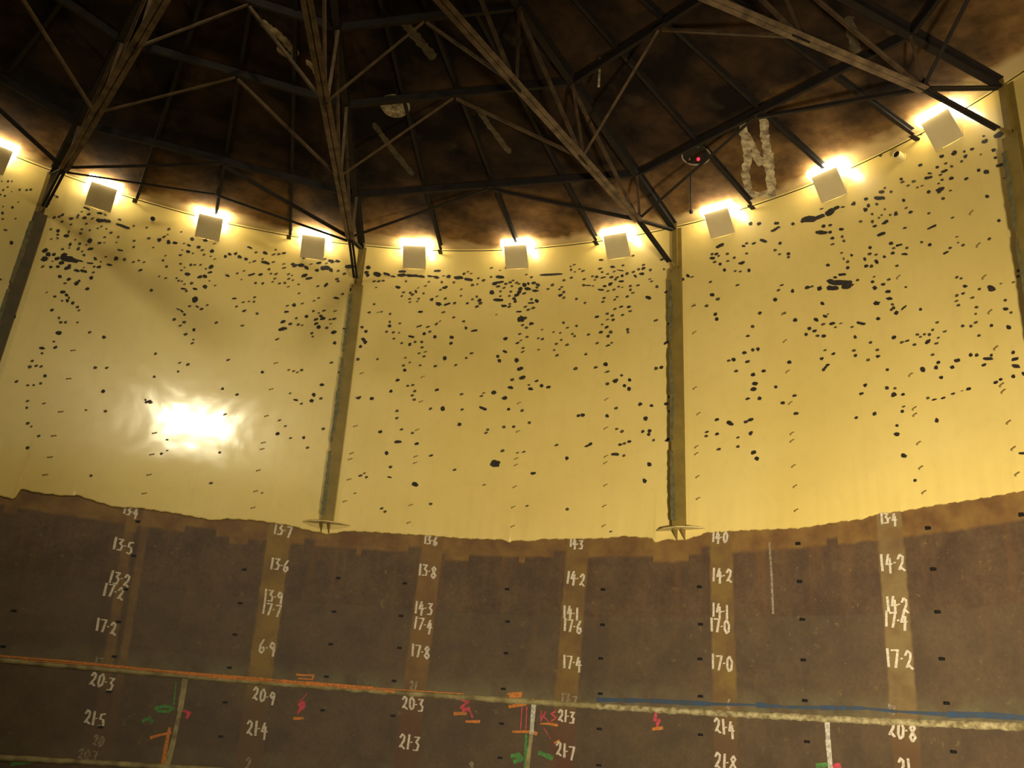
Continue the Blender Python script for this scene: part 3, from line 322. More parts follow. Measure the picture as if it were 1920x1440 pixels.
while t < math.pi-1e-6: ths.append(t); t += (.004 if EP[0][0]-.05 < t < EP[-1][0]+.05 else .03)
bm = bmesh.new(); uv = bm.loops.layers.uv.new('UVMap'); g = []; RL = R-.04
for th in ths:
    ez = edge_z(th); zs = [(R-.002, ez+.01), (RL+.01, ez-.012), (RL, ez+.02)]+[(RL, ez+.02+(ROOF0+.01-ez)*q/6) for q in range(1,7)]
    g.append(([bm.verts.new(pol(th, r, z)) for r, z in zs], [z for r, z in zs]))
n = len(g)
for i in range(n):
    A, B = g[i], g[(i+1)%n]; s0 = ths[i]*R; s1 = (ths[i+1] if i+1 < n else math.pi)*R
    for j in range(len(A[0])-1):
        f = bm.faces.new((A[0][j], B[0][j], B[0][j+1], A[0][j+1]))
        for l, q in zip(f.loops, ((s0,A[1][j]),(s1,B[1][j]),(s1,B[1][j+1]),(s0,A[1][j+1]))): l[uv].uv = q
# worn-through spots of the lining
def chip(px, py, w, h, ang, mat):
    k = 9 if w < 12 else 16; ph = random.random()*6; ca, sa = math.cos(ang), math.sin(ang); vs = []
    for i in range(k):
        a = 2*math.pi*i/k; q = 1+random.uniform(-.22,.22); x, y = w/2*q*math.cos(a), h/2*q*math.sin(a)
        if abs(w-h) > 8: x = w/2*(abs(math.cos(a))**.6)*(1 if math.cos(a) > 0 else -1)*(1+random.uniform(-.06,.06)); y = h/2*(abs(math.sin(a))**.8)*(1 if math.sin(a) > 0 else -1)*(1+random.uniform(-.25,.25))
        th, z = cyl(px+x*ca-y*sa, py-(x*sa+y*ca), RL); vs.append(bm.verts.new(pol(th, RL-.003, z)))
    f = bm.faces.new(vs[::-1]); f.material_index = mat
for line in CHIPS.strip().split('T ')[1:]:
    tk = line.split(); ox, oy, sc_ = float(tk[0]), float(tk[1]), float(tk[2])
    for e in tk[3:]:
        v = [float(x) for x in e.split(',')]; w_, h_ = v[2]/sc_, v[3]/sc_
        ang = math.radians(v[4] if len(v) > 4 else 18)
        chip(ox+v[0]/sc_, oy+v[1]/sc_, w_*.92, h_*.92, ang, 1 if v[2]/sc_ > 9.5 or v[3]/sc_ > 6.2 else 3 if v[3]/sc_ > 3.5 else 2)
wu = build('wall_upper', bm, [M_LIN, M_CHIP, M_CHIP2, M_CHIP3], recalc=False); tag(wu, kind='structure')
for p in wu.data.polygons: p.use_smooth = p.material_index == 0
bm = bmesh.new(); tube_path(bm, [pol(-math.pi+2*math.pi*i/200, RL-.01, ROOF0-.045) for i in range(200)], .009, 6, True)
tag(build('trim_1', bm, M_RAFT), kind='structure')

# ------------------------------------------------------------------ lap seams of the lower courses
def seam(name, z, rad, mat, t0, t1, n=260):
    bm = bmesh.new()
    pts = [pol(t0+(t1-t0)*i/n, R-.012, z) for i in range(n+1)]
    prof = [(0,rad*.7),(-.035,rad*.4),(-.045,-rad*.2),(-.03,-rad*.8),(0,-rad)]
    rings = []
    for i in range(n+1):
        th = t0+(t1-t0)*i/n; rings.append([bm.verts.new(pol(th, R+a, z+b*(1+random.uniform(-.18,.18)))) for a, b in prof])
    for A, B in zip(rings, rings[1:]):
        for k in range(len(prof)-1): bm.faces.new((A[k], B[k], B[k+1], A[k+1]))
    return tag(build(name, bm, mat, smooth=True), kind='structure')
tsplit = cyl(1120,1323)[0]
seam('trim_2', 2.17, .062, M_SEAM, -.6, tsplit); seam('trim_3', 2.165, .062, M_SEAMB, tsplit, 2.0); seam('trim_4', .50, .06, M_SEAM, -.6, 2.0)
def wmark(name, pxpts, width, mat, parent=wl, lift=.006, jit=.3):
    bm = bmesh.new(); wall_ribbon(bm, [S(*p) for p in pxpts], width, R-lift, jit); return build(name, bm, mat, parent, recalc=False)
SEAMPX = [(0,1231),(128,1241),(350,1263),(480,1273),(575,1281),(700,1291),(870,1302)]
o = wmark('orange_paint_line', [(a,b-1) for a,b in SEAMPX], .036, M_ORANGE, lift=.055, jit=.5)
o = wmark('orange_paint_line', [(a+40,b+6) for a,b in SEAMPX[:-1]], .025, M_ORANGE, lift=.055, jit=.7)
wmark('blue_paint_line', [(1120,1312),(1220,1314),(1330,1320),(1420,1322),(1480,1326),(1540,1327),(1620,1328),(1680,1334),(1780,1340),(1850,1341),(1930,1347)], .06, M_BLUE, jit=.6)
wmark('weld_seam', [(347,1275),(338,1330),(325,1390),(312,1440)], .10, M_SEAM)
wmark('weld_seam', [(1000,1325),(995,1390),(988,1445)], .07, M_SEAM)
wmark('weld_seam', [(1551,1350),(1553,1390),(1558,1445)], .09, M_WHITE)
wmark('weld_seam', [(1443,1018),(1447,1080),(1450,1150)], .04, M_CHALKF)
wmark('white_tape', [(1001,1322),(999,1350),(997,1374)], .08, M_WHITE, lift=.012)
for pts, wd, m, nm in [
 ([(565,1313),(572,1325),(560,1335),(568,1318)],.03,M_PINK,'pink_paint_mark'),([(558,1338),(566,1312),(576,1300)],.02,M_PINK,'pink_paint_mark'),
 ([(562,1318),(569,1320),(565,1328)],.09,M_PINK,'pink_paint_mark'),([(551,1347),(568,1347)],.055,M_ORANGE,'orange_paint_mark'),
 ([(556,1265),(570,1266),(588,1266),(586,1274),(560,1272)],.035,M_ORANGE,'orange_paint_mark'),
 ([(866,1312),(878,1316),(864,1326),(880,1330),(868,1332)],.055,M_PINK,'pink_paint_mark'),([(878,1325),(886,1345)],.03,M_PINK,'pink_paint_mark'),
 ([(852,1338),(874,1338)],.05,M_ORANGE,'orange_paint_mark'),([(874,1353),(899,1353)],.05,M_ORANGE,'orange_paint_mark'),
 ([(953,1301),(978,1300),(975,1306),(956,1306)],.05,M_ORANGE,'orange_paint_mark'),([(955,1325),(985,1320),(1000,1312)],.05,M_ORANGE,'orange_paint_mark'),
 ([(979,1325),(976,1368)],.02,M_PINK,'pink_paint_mark'),([(988,1325),(986,1368)],.02,M_PINK,'pink_paint_mark'),
 ([(962,1372),(998,1372),(1006,1376)],.05,M_ORANGE,'orange_paint_mark'),([(1015,1333),(1014,1352),(1024,1334),(1018,1342),(1028,1352)],.025,M_PINK,'pink_paint_mark'),
 ([(1042,1334),(1033,1338),(1043,1346),(1034,1352)],.03,M_PINK,'pink_paint_mark'),([(1014,1357),(1030,1357),(1045,1360)],.04,M_ORANGE,'orange_paint_mark'),
 ([(1020,1365),(1032,1385)],.02,M_PINK,'pink_paint_mark'),([(1040,1393),(1048,1388),(1052,1394)],.03,M_ORANGE,'orange_paint_mark'),
 ([(987,1378),(986,1410),(984,1445)],.06,M_GREEN,'green_paint_mark'),([(960,1418),(972,1416),(978,1424),(965,1428)],.09,M_GREEN,'green_paint_mark'),
 ([(1012,1412),(1025,1417),(1035,1421)],.09,M_GREEN,'green_paint_mark'),
 ([(290,1328),(310,1324),(325,1328),(315,1335),(295,1332)],.06,M_GREEN,'green_paint_mark'),([(268,1352),(280,1346),(285,1354)],.06,M_GREEN,'green_paint_mark'),
 ([(330,1280),(326,1320)],.03,M_GREEN,'green_paint_mark'),([(283,1383),(300,1378),(320,1374)],.05,M_ORANGE,'orange_paint_mark'),
 ([(318,1366),(311,1400),(305,1438)],.07,M_ORANGE,'orange_paint_mark'),([(345,1333),(356,1338),(350,1345)],.06,M_PINK,'pink_paint_mark'),
 ([(1230,1336),(1226,1350),(1237,1350),(1232,1362),(1230,1338)],.04,M_PINK,'pink_paint_mark'),([(1225,1367),(1242,1365)],.055,M_ORANGE,'orange_paint_mark'),
 ([(1532,1436),(1550,1434)],.06,M_GREEN,'green_paint_mark'),([(1563,1437),(1575,1435)],.06,M_PINK,'pink_paint_mark'),([(22,1432),(60,1428)],.08,M_GREEN,'green_paint_mark')]:
    wmark(nm, pts, wd, m)
# chalk numbers
D = {'0':[[(.5,1),(.15,.8),(.1,.3),(.4,0),(.8,.15),(.9,.65),(.5,1)]],'1':[[(.5,1),(.5,0)]],
 '2':[[(.1,.75),(.4,1),(.8,.85),(.75,.55),(.2,.1),(.35,.25),(.95,.0)]],'3':[[(.1,.95),(.8,.95),(.4,.6),(.85,.4),(.7,.05),(.1,.05)]],
 '4':[[(.45,1),(.1,.4),(.9,.4)],[(.65,.75),(.6,-.15)]],'5':[[(.9,1),(.3,.95),(.2,.6),(.7,.55),(.85,.2),(.5,0),(.1,.1)]],
 '6':[[(.7,1),(.2,.55),(.15,.15),(.5,0),(.85,.2),(.7,.45),(.2,.35)]],'7':[[(.05,.95),(.9,.95),(.45,0)]],
 '8':[[(.5,.55),(.15,.8),(.5,1),(.85,.8),(.5,.55),(.1,.25),(.5,0),(.9,.25),(.5,.55)]],'9':[[(.85,.85),(.4,1),(.15,.7),(.5,.5),(.85,.75),(.75,0)]]}
def chalk(txt, px, py, h=.27, m=None, seen=1.):
    s0, z0 = S(px, py); h *= .88; wd = {'1':.085,'.':.045}; bm = bmesh.new(); adv = [wd.get(c,.165)*h/.24*.9 for c in txt]; x = s0-sum(adv)/2
    ph = random.uniform(-.08,.08); y = 0
    for c, a in zip(txt, adv):
        y += random.uniform(-.03,.0)
        if c == '.': wall_ribbon(bm, [(x+a*.1,z0+y),(x+a*.8,z0+y+.005)], .022, R-.006)
        else:
            for off in ((0,0),(.02,.0)):
                for st in D[c]:
                    pts = [(x+a*.1+u*a*.72+off[0]+ph*(v-.5)*h, z0+y-h/2+v*h+off[1]) for u, v in st]
                    wall_ribbon(bm, pts, .024, R-.006-off[0]*.03, .3)
        x += a
    build('chalk_number', bm, m or M_CHALK, wl, recalc=False)
F = 'f'
for t in [('13.4',246,956,.2),('13.5',232,1018),('13.2',225,1083),('17.2',214,1105),('17.2',200,1170),('17',186,1240,.2,F),('20.3',192,1274),('21.5',178,1344),('20',185,1385,.2,F),('20.7',165,1412,.2,F),
 ('13.7',531,992),('13.6',525,1056),('13.9',513,1115),('17.7',510,1140),('6.9',501,1211,.3),('20.9',495,1300),('21.4',482,1364,.3),('2',465,1430,.25,F),
 ('13.6',808,1010,.2),('13.8',802,1068),('14.3',795,1137),('17.4',794,1168),('17.8',789,1217),('21',774,1284,.2,F),('20.3',774,1318),('21.3',768,1388,.3),('8',884,1436,.2,F),
 ('14.3',1081,1014,.2),('14.2',1080,1082),('14.1',1070,1147),('17.6',1074,1171),('17.4',1073,1240),('17.7',1067,1307,.22,F),('21.3',1062,1340,.24),('21.7',1060,1402),
 ('14.0',1350,1005,.22),('14.2',1354,1076),('14.1',1350,1141),('17.0',1350,1170),('17.0',1354,1240,.29),('6',1366,1317,.18,F),('21.4',1358,1358),('21.8',1360,1424,.29),
 ('13.4',1666,970,.2),('14.2',1673,1050,.3),('14.2',1682,1130,.26),('17.4',1680,1158,.27),('17.2',1686,1230,.31),('17',1672,1327,.15,F),('20.8',1691,1366),('21',1695,1434,.26)]:
    chalk(t[0], t[1], t[2], t[3] if len(t) > 3 else .27, M_CHALKF if len(t) > 4 else M_CHALK)

# ------------------------------------------------------------------ small black clips on the brown steel
ORD = ['topmost','second from the top','third from the top','fourth from the top','fifth from the top','sixth from the top','seventh from the top','eighth from the top']
CLIPS = [('at the far left edge of the brown steel',[(25,1145),(5,1212)]),
 ('in the row beside the leftmost chalked strip',[(258,978),(250,1042),(235,1105),(222,1166),(214,1231),(204,1297),(188,1363)]),
 ('in the row just left of the second chalked strip',[(458,1068),(450,1131),(440,1190),(430,1252),(422,1317),(414,1381)]),
 ('in the row right of the second chalked strip',[(634,1084),(626,1147),(620,1208),(612,1269),(605,1332)]),
 ('in the row just left of the third chalked strip',[(759,1094),(752,1155),(749,1215),(739,1277),(737,1342)]),
 ('in the row left of the fourth chalked strip',[(951,1105),(952,1166),(949,1225),(944,1292),(941,1357),(938,1421)]),
 ('in the row right of the fourth chalked strip',[(1131,1106),(1130,1172),(1127,1235),(1126,1301),(1124,1367),(1123,1435)]),
 ('in the row just left of the fifth chalked strip',[(1312,1101),(1314,1171),(1313,1236),(1314,1306),(1314,1378)]),
 ('in the row between the two rightmost chalked strips',[(1497,1020),(1500,1091),(1505,1162),(1507,1238),(1510,1314),(1514,1391)]),
 ('in the row right of the rightmost chalked strip',[(1741,991),(1751,1068),(1759,1148),(1767,1236),(1776,1319),(1789,1410)]),
 ('at the far right edge of the brown steel',[(1917,966)])]
def clip_mesh():
    bm = bmesh.new(); box(bm, -.045, .045, -.018, 0, -.02, .02); bmesh.ops.bevel(bm, geom=bm.edges[:], offset=.005, segments=1)
    me_ = build('wall_clip', bm, M_BLACK); return me_
proto = None
for where, pts in CLIPS:
    for i, (px, py) in enumerate(pts):
        th, z = cyl(px, py)
        e = empty('wall_clip', pol(th, R, z), -th, 'black clip, '+(ORD[i]+' ' if len(pts) > 1 else '')+where, 'clip', 'black clips on the brown steel')
        if proto is None:
            bm = bmesh.new(); box(bm, -.045, .045, -.018, .002, -.02, .02); bmesh.ops.bevel(bm, geom=bm.edges[:], offset=.005, segments=1)
            a = build('plate', bm, M_BLACK, e); bm = bmesh.new(); box(bm, -.012, .05, -.05, -.016, .0, .022); b = build('tab', bm, M_BLACK, e); proto = (a, b)
        else:
            for q in proto: c = q.copy(); COL.objects.link(c); c.parent = e
# ------------------------------------------------------------------ studs on the cream lining, each drawn with its cast shadow as a brown rod
PINS = [('left of the bright reflection',[(137,657),(129,710),(114,772),(101,817),(94,857),(85,890)]),
 ('below and left of the reflection',[(290,812),(285,852),(280,890),(271,925)]),
 ('right of the bright reflection',[(520,636),(518,681),(509,730),(500,780),(494,830),(492,842),(485,882),(480,921),(475,952)]),
 ('just right of the second post',[(679,700),(671,745),(667,799),(660,850),(657,861),(655,899),(647,940)]),
 ('left of the central panel\'s middle',[(793,707),(790,753),(783,806),(780,856),(779,868),(771,947),(767,980)]),
 ('in the middle of the central panel',[(974,756),(972,809),(969,860),(968,872),(966,913),(963,951),(962,987)]),
 ('right of the central panel\'s middle',[(1138,697),(1138,749),(1137,803),(1137,856),(1136,868),(1136,910),(1134,949),(1133,986)]),
 ('just right of the third post',[(1301,573),(1303,624),(1304,728),(1311,776),(1307,838),(1307,851),(1309,894),(1310,935)]),
 ('left of the right panel\'s middle',[(1470,588),(1473,640),(1478,697),(1483,756),(1486,813),(1486,827),(1489,874),(1492,912),(1494,957)]),
 ('in the middle of the right panel',[(1686,520),(1709,703),(1716,766),(1717,778),(1724,831),(1728,877),(1734,923)]),
 ('near the right edge of the photo',[(1823,399),(1836,460),(1847,520),(1858,585),(1869,653),(1880,722),(1883,734),(1893,792),(1902,841),(1909,889)])]
ORD += ['ninth from the top','tenth from the top']
proto2 = None
for where, pts in PINS:
    for i, (px, py) in enumerate(pts):
        th, z = cyl(px, py, RL)
        e = empty('wall_stud', pol(th, RL, z), -th, 'stud drawn with its shadow, %s in the row %s' % (ORD[i], where), 'stud', 'studs with drawn shadows on the cream lining')
        if proto2 is None:
            bm = bmesh.new(); tube_path(bm, [(-.045,.0,-.016),(-.035,-.02,-.013),(.0,-.024,.0),(.045,-.026,.016)], .0085, 6); a = build('pin_and_shadow', bm, M_STUD, e)
            bm = bmesh.new(); disc(bm, Matrix.Translation((-.04,0,-.015)) @ Matrix.Rotation(math.pi/2,4,'X'), .016, -.004, .006, 10); b = build('washer', bm, M_STUD, e); proto2 = (a, b)
        else:
            for q in proto2: c = q.copy(); COL.objects.link(c); c.parent = e

# ------------------------------------------------------------------ posts
ORDP = ['leftmost','second from the left','third from the left','rightmost']
TB = [-.245,.360,.996,1.577]; TT = [-.228,.352,.984,1.572]
ZB = 5.45
PATCH = {0:[(590,.10)], }
for i in range(4):
    lab = ['leftmost post on the cream wall, dark and cut by the left photo edge','olive steel post on the cream wall, second from the left, left of the central panel',
           'olive steel post on the cream wall between the central and right panels','rightmost post on the cream wall, only its top inside the photo'][i]
    th = TB[i]; e = empty('wall_post', pol(th, RL, ZB), -th, lab, 'post', 'steel posts on the cream wall')
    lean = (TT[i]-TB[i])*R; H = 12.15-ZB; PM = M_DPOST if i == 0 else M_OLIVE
    def sh(x, y, z): return (x+lean*z/H, y, z)
    def slab(x0, x1, y0, y1, z0, z1):
        bm = bmesh.new(); n = 6
        vs = []
        for k in range(n+1):
            z = z0+(z1-z0)*k/n; vs.append([bm.verts.new(sh(x, y, z)) for x, y in ((x0,y0),(x1,y0),(x1,y1),(x0,y1))])
        for a, b in zip(vs, vs[1:]):
            for k in range(4): bm.faces.new((a[k], a[(k+1)%4], b[(k+1)%4], b[k]))
        bm.faces.new(vs[0][::-1]); bm.faces.new(vs[-1]); return bm
    build('outer_flange', slab(-.08,.10,-.018,.01,.02,H), M_OLIVE, e)
    build('web', slab(-.01,.01,-.20,-.018,.02,H), M_OLIVE, e)
    build('inner_flange', slab(-.10,.16,-.22,-.20,.02,5.6), PM, e)
    build('inner_flange', slab(-.03,.08,-.22,-.20,5.6,H), PM, e)
    for (z0, z1) in ((.15,1.55),(1.75,3.75),(3.9,5.35)):
        bm = bmesh.new(); n = 26; A = []; x0 = -.125
        for k in range(n+1):
            z = z0+(z1-z0)*k/n; wv = .075+random.uniform(-.012,.012)+(.018*math.sin(z*3)); A.append([bm.verts.new(sh(x, -.228, z)) for x in (x0+random.uniform(-.012,.012), x0+wv)]+[bm.verts.new(sh(x, -.2, z)) for x in (x0+wv, x0)])
        for a, b in zip(A, A[1:]):
            for k in range(4): bm.faces.new((a[k], a[(k+1)%4], b[(k+1)%4], b[k]))
        bm.faces.new(A[0][::-1]); bm.faces.new(A[-1])
        tag(build('bare_patch', bm, M_BARE, e), 'grey-green bare metal patch down the left edge')
    bm = bmesh.new(); prism(bm, [(-.50,-.05,0),(-.30,-.22,0),(.0,-.30,0),(.30,-.22,0),(.50,-.05,0),(.5,.0,0),(-.5,.0,0)], (0,0,.018)); build('base_plate', bm, M_CREAM, e)
    for x in (-.10,.06):
        bm = bmesh.new(); prism(bm, [(x,-.22,0),(x,0,0),(x,0,-.2)], (.02,0,0)); build('gusset', bm, M_OLIVE, e)
    bm = bmesh.new(); prism(bm, [sh(.0,-.20,5.60),sh(.0,-.40,5.67),sh(.0,-.40,5.70),sh(.0,-.2,5.72)], (.02,0,0)); build('knee_bracket', bm, M_OLIVE, e)

# ------------------------------------------------------------------ roof trusses (each in its own radial plane)
def tc(r): return roofz(r)-.16          # centre of top chord
NB = [(10.0,11.3),(7.6,11.25),(5.3,11.2),(3.0,11.2)]; NTp = [9.8,7.05,5.2,3.0]
for i in range(4):
    th = TT[i]; o3 = pol(th, R, 12.1)
    lab = ['leftmost roof truss, rising to the left from the leftmost post','second roof truss from the left, above the post left of the central panel',
           'third roof truss from the left, slanting up from the post right of the central panel','rightmost roof truss, crossing the upper right corner'][i]
    e = empty('roof_truss', o3, -th, lab, 'truss', 'radial roof trusses')
    L = lambda r, z: Vector((0, r-R, z-12.1))
    bm = bmesh.new(); i_beam(bm, L(11.78,tc(11.78)), L(1.0,tc(1.0)), .13, .20); build('top_chord', bm, M_RAFT, e)
    bm = bmesh.new(); double_angle(bm, L(11.55,11.14), L(10,11.3), .05); build('bottom_chord', bm, M_RAFT, e)
    bm = bmesh.new(); double_angle(bm, L(10,11.3), L(1.0,11.2), .085); build('bottom_chord', bm, M_TRUSS, e)
    bm = bmesh.new(); double_angle(bm, L(10,11.3), L(11.72,12.0), .05); build('end_strut', bm, M_RAFT, e)
    for (rb, zb), rt in zip(NB, NTp):
        bm = bmesh.new(); angle_bar(bm, L(rb,zb), L(rt,tc(rt)-.1), .055, up=Vector((0,1,0))); build('web_member', bm, M_WEB, e)
    for (rb, zb), rt in zip(NB[:3], NTp[1:]):
        bm = bmesh.new(); angle_bar(bm, L(rb,zb), L(rt,tc(rt)-.1), .055, up=Vector((1,0,0))); build('web_member', bm, M_WEB, e)
    for rb, zb in NB[:3]:
        bm = bmesh.new(); M_ = Matrix.Translation(L(rb,zb)); prism(bm, [M_@Vector(p) for p in ((-.008,-.16,-.05),(-.008,.16,-.05),(-.008,.14,.08),(-.008,0,.16),(-.008,-.14,.08))], (.016,0,0)); build('gusset_plate', bm, M_RAFT, e)
# ------------------------------------------------------------------ ring purlins and sway braces between trusses
TX = [TT[0]-.61]+TT+[TT[3]+.61]
BAY = ['left of the leftmost truss','between the leftmost and second truss','between the second and third truss','between the third and rightmost truss','right of the rightmost truss']
RING = ['nearest the wall','in the second ring','in the third ring']
def mid(a, b): return (a+b)/2
for b in range(5):
    for k in range(3):
        if (b == 4 and k > 0) or (b == 0 and k == 2) or (b == 3 and k == 2): continue
        r = NTp[k]; z = tc(r)-.02; A, B = pol(TX[b], r, z), pol(TX[b+1], r, z); d = (B-A).normalized()
        e = empty('roof_purlin', A, 0, 'straight dark purlin %s, %s' % (RING[k], BAY[b]), 'purlin', 'ring purlins under the roof')
        bm = bmesh.new(); channel(bm, d*.08, (B-A)-d*.08, .06, .15); build('channel', bm, M_RAFT, e)
        bm = bmesh.new(); bar(bm, (B-A)/2-d*.12-Vector((0,0,.085)), (B-A)/2+d*.12-Vector((0,0,.085)), .1, .012); build('cleat', bm, M_RAFT, e)
        rb, zb = NB[k]; P, Q = pol(TX[b], rb, zb+.02), pol(TX[b+1], rb, zb+.02); Mx = mid(A, B)-Vector((0,0,.11))
        e = empty('sway_brace', Mx, 0, 'thin V-shaped brace %s, %s' % (RING[k], BAY[b]), 'brace', 'V-shaped sway braces')
        for X in (P, Q):
            if (b == 0 and X is P) or (b == 4 and X is Q): pass
            bm = bmesh.new(); v = X-Mx; angle_bar(bm, v*.012, v*.985, .05 if k else .06); build('brace_arm', bm, M_RAFT if k == 0 else M_WEB, e)
# low tie from the leftmost truss node to the second, bowed up to a hanger
A, B = pol(TT[0],10,11.22), pol(TT[1],10,11.22); Mx = roof_at(410,347); Mx = Vector((Mx.x, Mx.y, Mx.z-.25))
e = empty('sway_brace', Mx, 0, 'thin lower brace close to the lamps between the leftmost and second truss', 'brace', 'V-shaped sway braces')
for X in (A, B):
    v = X-Mx; bm = bmesh.new(); angle_bar(bm, v*.01, v*.98, .04); build('brace_arm', bm, M_RAFT, e)
bm = bmesh.new(); bar(bm, (0,0,-.02), (0,0,.2), .02, .02); build('hanger', bm, M_RAFT, e)
# ------------------------------------------------------------------ rafters
FR = ['left','middle','right']
for b in range(5):
    for k, fr in enumerate((.25,.5,.75)):
        if b == 0 and k == 0: continue
        if b == 4 and k == 2: continue
        th = TX[b]+(TX[b+1]-TX[b])*fr
        e = empty('roof_rafter', pol(th, R, 12.1), -th, 'dark roof rafter, %s of three %s' % (FR[k], BAY[b]), 'rafter', 'rafters under the roof')
        bm = bmesh.new(); P = Vector((0,-.22,roofz(11.78)-.075-12.1)); Q = Vector((0,1.6-R,roofz(1.6)-.075-12.1)); channel(bm, P, Q, .06, .13); build('channel', bm, M_RAFT, e)
        bm = bmesh.new(); box(bm, -.05,.05,-.24,-.05,roofz(11.8)-.16-12.1,roofz(11.8)-.145-12.1); build('seat_cleat', bm, M_RAFT, e)

# ------------------------------------------------------------------ hooded lamps under the eave
HL = [(0,.275),(192,'left of the three between the leftmost and second post'),(395,'middle of the three between the leftmost and second post'),(588,'right of the three between the leftmost and second post'),
      (777,'left of the three above the central panel'),(968,'middle of the three above the central panel'),(1160,'right of the three above the central panel'),
      (1350,'left of the three above the right panel'),(1553,'middle of the three above the right panel'),(1762,'right of the three above the right panel')]
HPX = [(-8,290),(192,362),(395,412),(588,450),(777,472),(967,470),(1155,445),(1346,402),(1550,335),(1760,232)]
proto3 = None
for i, (px, py) in enumerate(HPX):
    where = 'cut by the left edge of the photo' if i == 0 else HL[i][1]
    th = cyl(px, py, 11.7)[0]
    e = empty('eave_lamp', pol(th, RL, 12.1), -th, 'glowing lamp, beige hood, '+where, 'lamp', 'hooded lamps along the eave')
    if proto3 is None:
        w2, dp, hh = .27, .37, .42
        bm = bmesh.new()                                       # sloping front plate
        prism(bm, [(-w2,-dp,0),(w2,-dp,0),(w2,-.015,-hh),(-w2,-.015,-hh)], (0,.012,.004)); a = build('hood_plate', bm, M_SCOOP, e)
        sides = []
        for s in (-1,1):
            bm = bmesh.new(); prism(bm, [(s*w2,-dp+.013,0),(s*w2,0,0),(s*w2,0,-hh)], (-s*.01,0,0)); sides.append(build('hood_side', bm, M_SCOOP, e))
        bm = bmesh.new(); box(bm, -w2-.07, w2+.10, -dp-.045, -.01, .012, .15); bmesh.ops.bevel(bm, geom=bm.edges[:], offset=.02, segments=2); lens = build('lens', bm, M_LENS, e)
        proto3 = [a]+sides+[lens]
    else:
        for q in proto3: c = q.copy(); COL.objects.link(c); c.parent = e

# ------------------------------------------------------------------ nozzles on the lining, fittings on the roof
def nozzle(px, py, rad, ln, label, dz):
    th, z = cyl(px, py, RL); e = empty('wall_nozzle', pol(th, RL, z), -th, label, 'nozzle'); Mx = Matrix.Rotation(math.pi/2,4,'X')
    bm = bmesh.new(); n = 20
    for (ra, rb, a, b) in ((rad*1.25,rad*1.25,.0,.02),):
        disc(bm, Mx, ra, a, b, n)
    build('collar', bm, M_CREAM, e)
    bm = bmesh.new(); rings = [[bm.verts.new(Mx @ Vector((rr*math.cos(2*math.pi*k/n), rr*math.sin(2*math.pi*k/n), zz))) for k in range(n)] for rr, zz in ((rad,.02),(rad,ln),(rad*.82,ln),(rad*.82,.025))]
    for A, B in zip(rings, rings[1:]):
        for k in range(n): bm.faces.new((A[k], A[(k+1)%n], B[(k+1)%n], B[k]))
    build('pipe_stub', bm, M_CREAM, e, smooth=True)
    bm = bmesh.new(); disc(bm, Mx, rad*.81, .022, .03+ln*.7, n); tag(build('dark_bore', bm, M_BLACK, e), 'black hollow inside of the stub')
nozzle(1690,295,.075,.16,'short cream pipe stub with a dark bore on the upper right of the cream wall', 0)
nozzle(286,412,.062,.05,'short pipe stub with a dark bore between the two lamps right of the leftmost post', 0)
def on_roof(px, py):
    P = roof_at(px, py); return P, math.atan2(P.x, P.y)
P, th = on_roof(1305,289); e = empty('roof_manhole', P, -th, 'round roof manhole with pale rim and a red indicator light', 'manhole')
T = Matrix.Rotation(-math.atan(SLOPE),4,'X'); 
bm = bmesh.new(); tube_path(bm, [T @ Vector((.27*math.cos(2*math.pi*k/36), .27*math.sin(2*math.pi*k/36), -.04)) for k in range(36)], .018, 8, True); build('rim', bm, M_RIM, e, smooth=True)
bm = bmesh.new(); disc(bm, T, .25, -.035, .0, 32); cov = build('cover', bm, M_RAFT, e)
bm = bmesh.new(); disc(bm, T @ Matrix.Translation((.0,.10,0)), .03, -.07, -.036, 16); tag(build('indicator_light', bm, M_RED, cov), 'small red glowing light')
bm = bmesh.new(); disc(bm, T @ Matrix.Translation((-.15,.02,0)), .02, -.07, -.036, 12); build('knob', bm, M_RIM, cov)
P, th = on_roof(741,197); e = empty('roof_dome', P, -th, 'pale round cap under the roof, half hidden behind a purlin', 'cap')
bm = bmesh.new(); disc(bm, T, .29, -.03, .0, 32); disc(bm, T, .25, -.09, -.03, 32, .28); build('dome', bm, M_SPLASH_LIT, e)
bm = bmesh.new(); disc(bm, T, .06, -.13, -.09, 16); build('boss', bm, M_SPLASH_LIT, e)
P, th = on_roof(1125,108); e = empty('hanger_rod', P, -th, 'short pale rod hanging from the dark roof near the top middle', 'rod')
bm = bmesh.new(); tube_path(bm, [(0,0,0),(0,0,-.62)], .022, 10); build('rod', bm, M_SPLASH_LIT, e); bm = bmesh.new(); disc(bm, T, .06, -.015, 0, 14); build('fixing_plate', bm, M_RAFT, e)
pts = [roof_at(1296,325+10*k)-Vector((0,0,.03)) for k in range(8)]
e = empty('roof_conduit', pts[0], 0, 'thin dark conduit running from the round manhole to the wall', 'conduit')
bm = bmesh.new(); tube_path(bm, [p-pts[0] for p in pts], .016, 8); build('pipe', bm, M_RAFT, e)
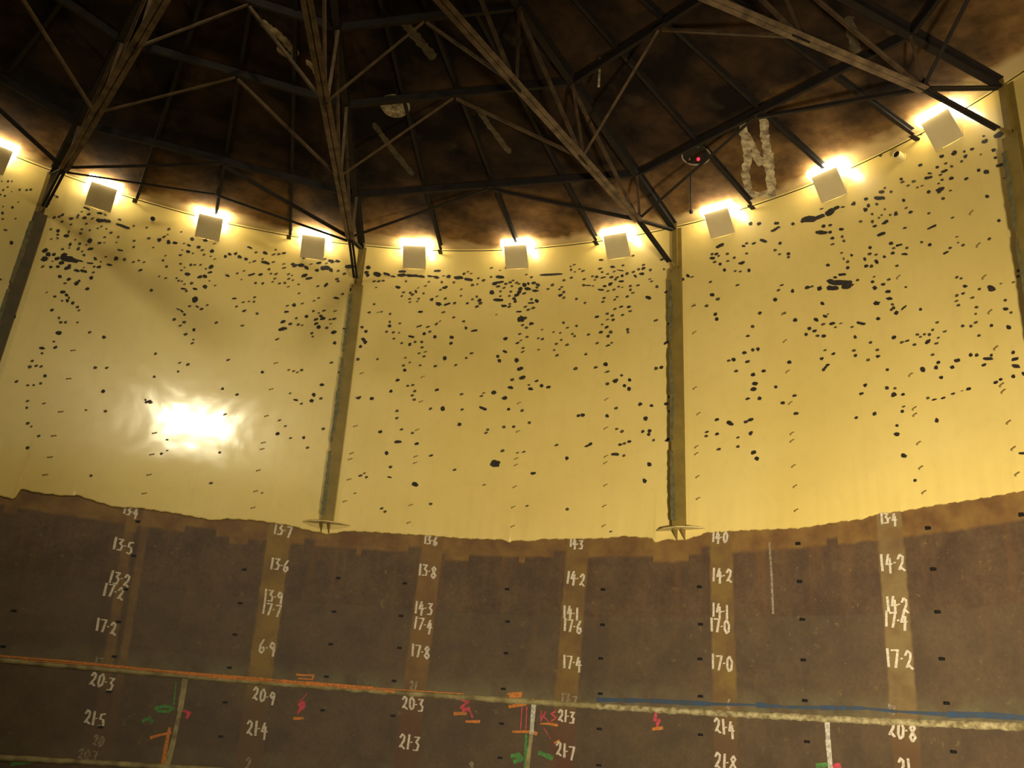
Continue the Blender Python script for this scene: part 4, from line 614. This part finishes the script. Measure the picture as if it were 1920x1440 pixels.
bm = bmesh.new(); bmesh.ops.create_uvsphere(bm, u_segments=12, v_segments=8, radius=.045, matrix=Matrix.Translation(pts[-1]-pts[0])); build('end_box', bm, M_RAFT, e)
def roof_ribbon(paths, mat, name):
    for pts, wd in paths:
        bm = bmesh.new(); P = []
        for a, b in zip(pts, pts[1:]):
            n = max(2, int(math.hypot(b[0]-a[0], b[1]-a[1])/4))
            for k in range(n): P.append((a[0]+(b[0]-a[0])*k/n, a[1]+(b[1]-a[1])*k/n))
        P.append(pts[-1]); rows = []
        for k, (x, y) in enumerate(P):
            q = P[min(k+1,len(P)-1)]; p = P[max(k-1,0)]; dx, dy = q[0]-p[0], q[1]-p[1]; L_ = math.hypot(dx,dy) or 1; nx, ny = -dy/L_, dx/L_
            w1, w2_ = wd/2*(1+random.uniform(-.25,.25)), wd/2*(1+random.uniform(-.25,.25))
            if k in (0, len(P)-1): w1 *= .4; w2_ *= .4
            rows.append([bm.verts.new(roof_at(x+nx*s, y+ny*s)-Vector((0,0,.006))) for s in (-w1, w2_)])
        for a, b in zip(rows, rows[1:]): bm.faces.new((a[0], a[1], b[1], b[0]))
        build(name, bm, mat, roof, recalc=False)
z = lambda l: [(1200+a/2.667, b/2.667) for a, b in l]
roof_ribbon([(z([(510,600),(520,680),(530,740),(540,800),(525,860),(540,940),(560,1010)]),15),(z([(612,555),(620,620),(628,700),(640,770),(650,850),(658,930),(652,990)]),17),
 (z([(530,660),(570,740),(600,800),(640,820)]),12),(z([(560,760),(600,830)]),9),(z([(555,960),(600,975),(650,960)]),9),(z([(625,770),(672,765)]),5)], M_SPLASH_LIT, 'splash_and_lit_strip')
roof_ribbon([([(489,38),(525,68),(560,103)],13),([(520,88),(556,116)],11),([(574,112),(590,130),(604,158)],9),([(503,8),(508,22)],10)], M_SPLASH_LIT, 'splash_and_lit_strip')  # lit strip of the roof, its light painted as pale ribbons
roof_ribbon([([(700,230),(735,280),(775,328)],10),([(893,200),(925,245),(957,287)],10),([(755,40),(790,80),(815,110)],16),([(1590,30),(1600,70),(1605,100)],20)], M_SPLASH2, 'roof_streak')
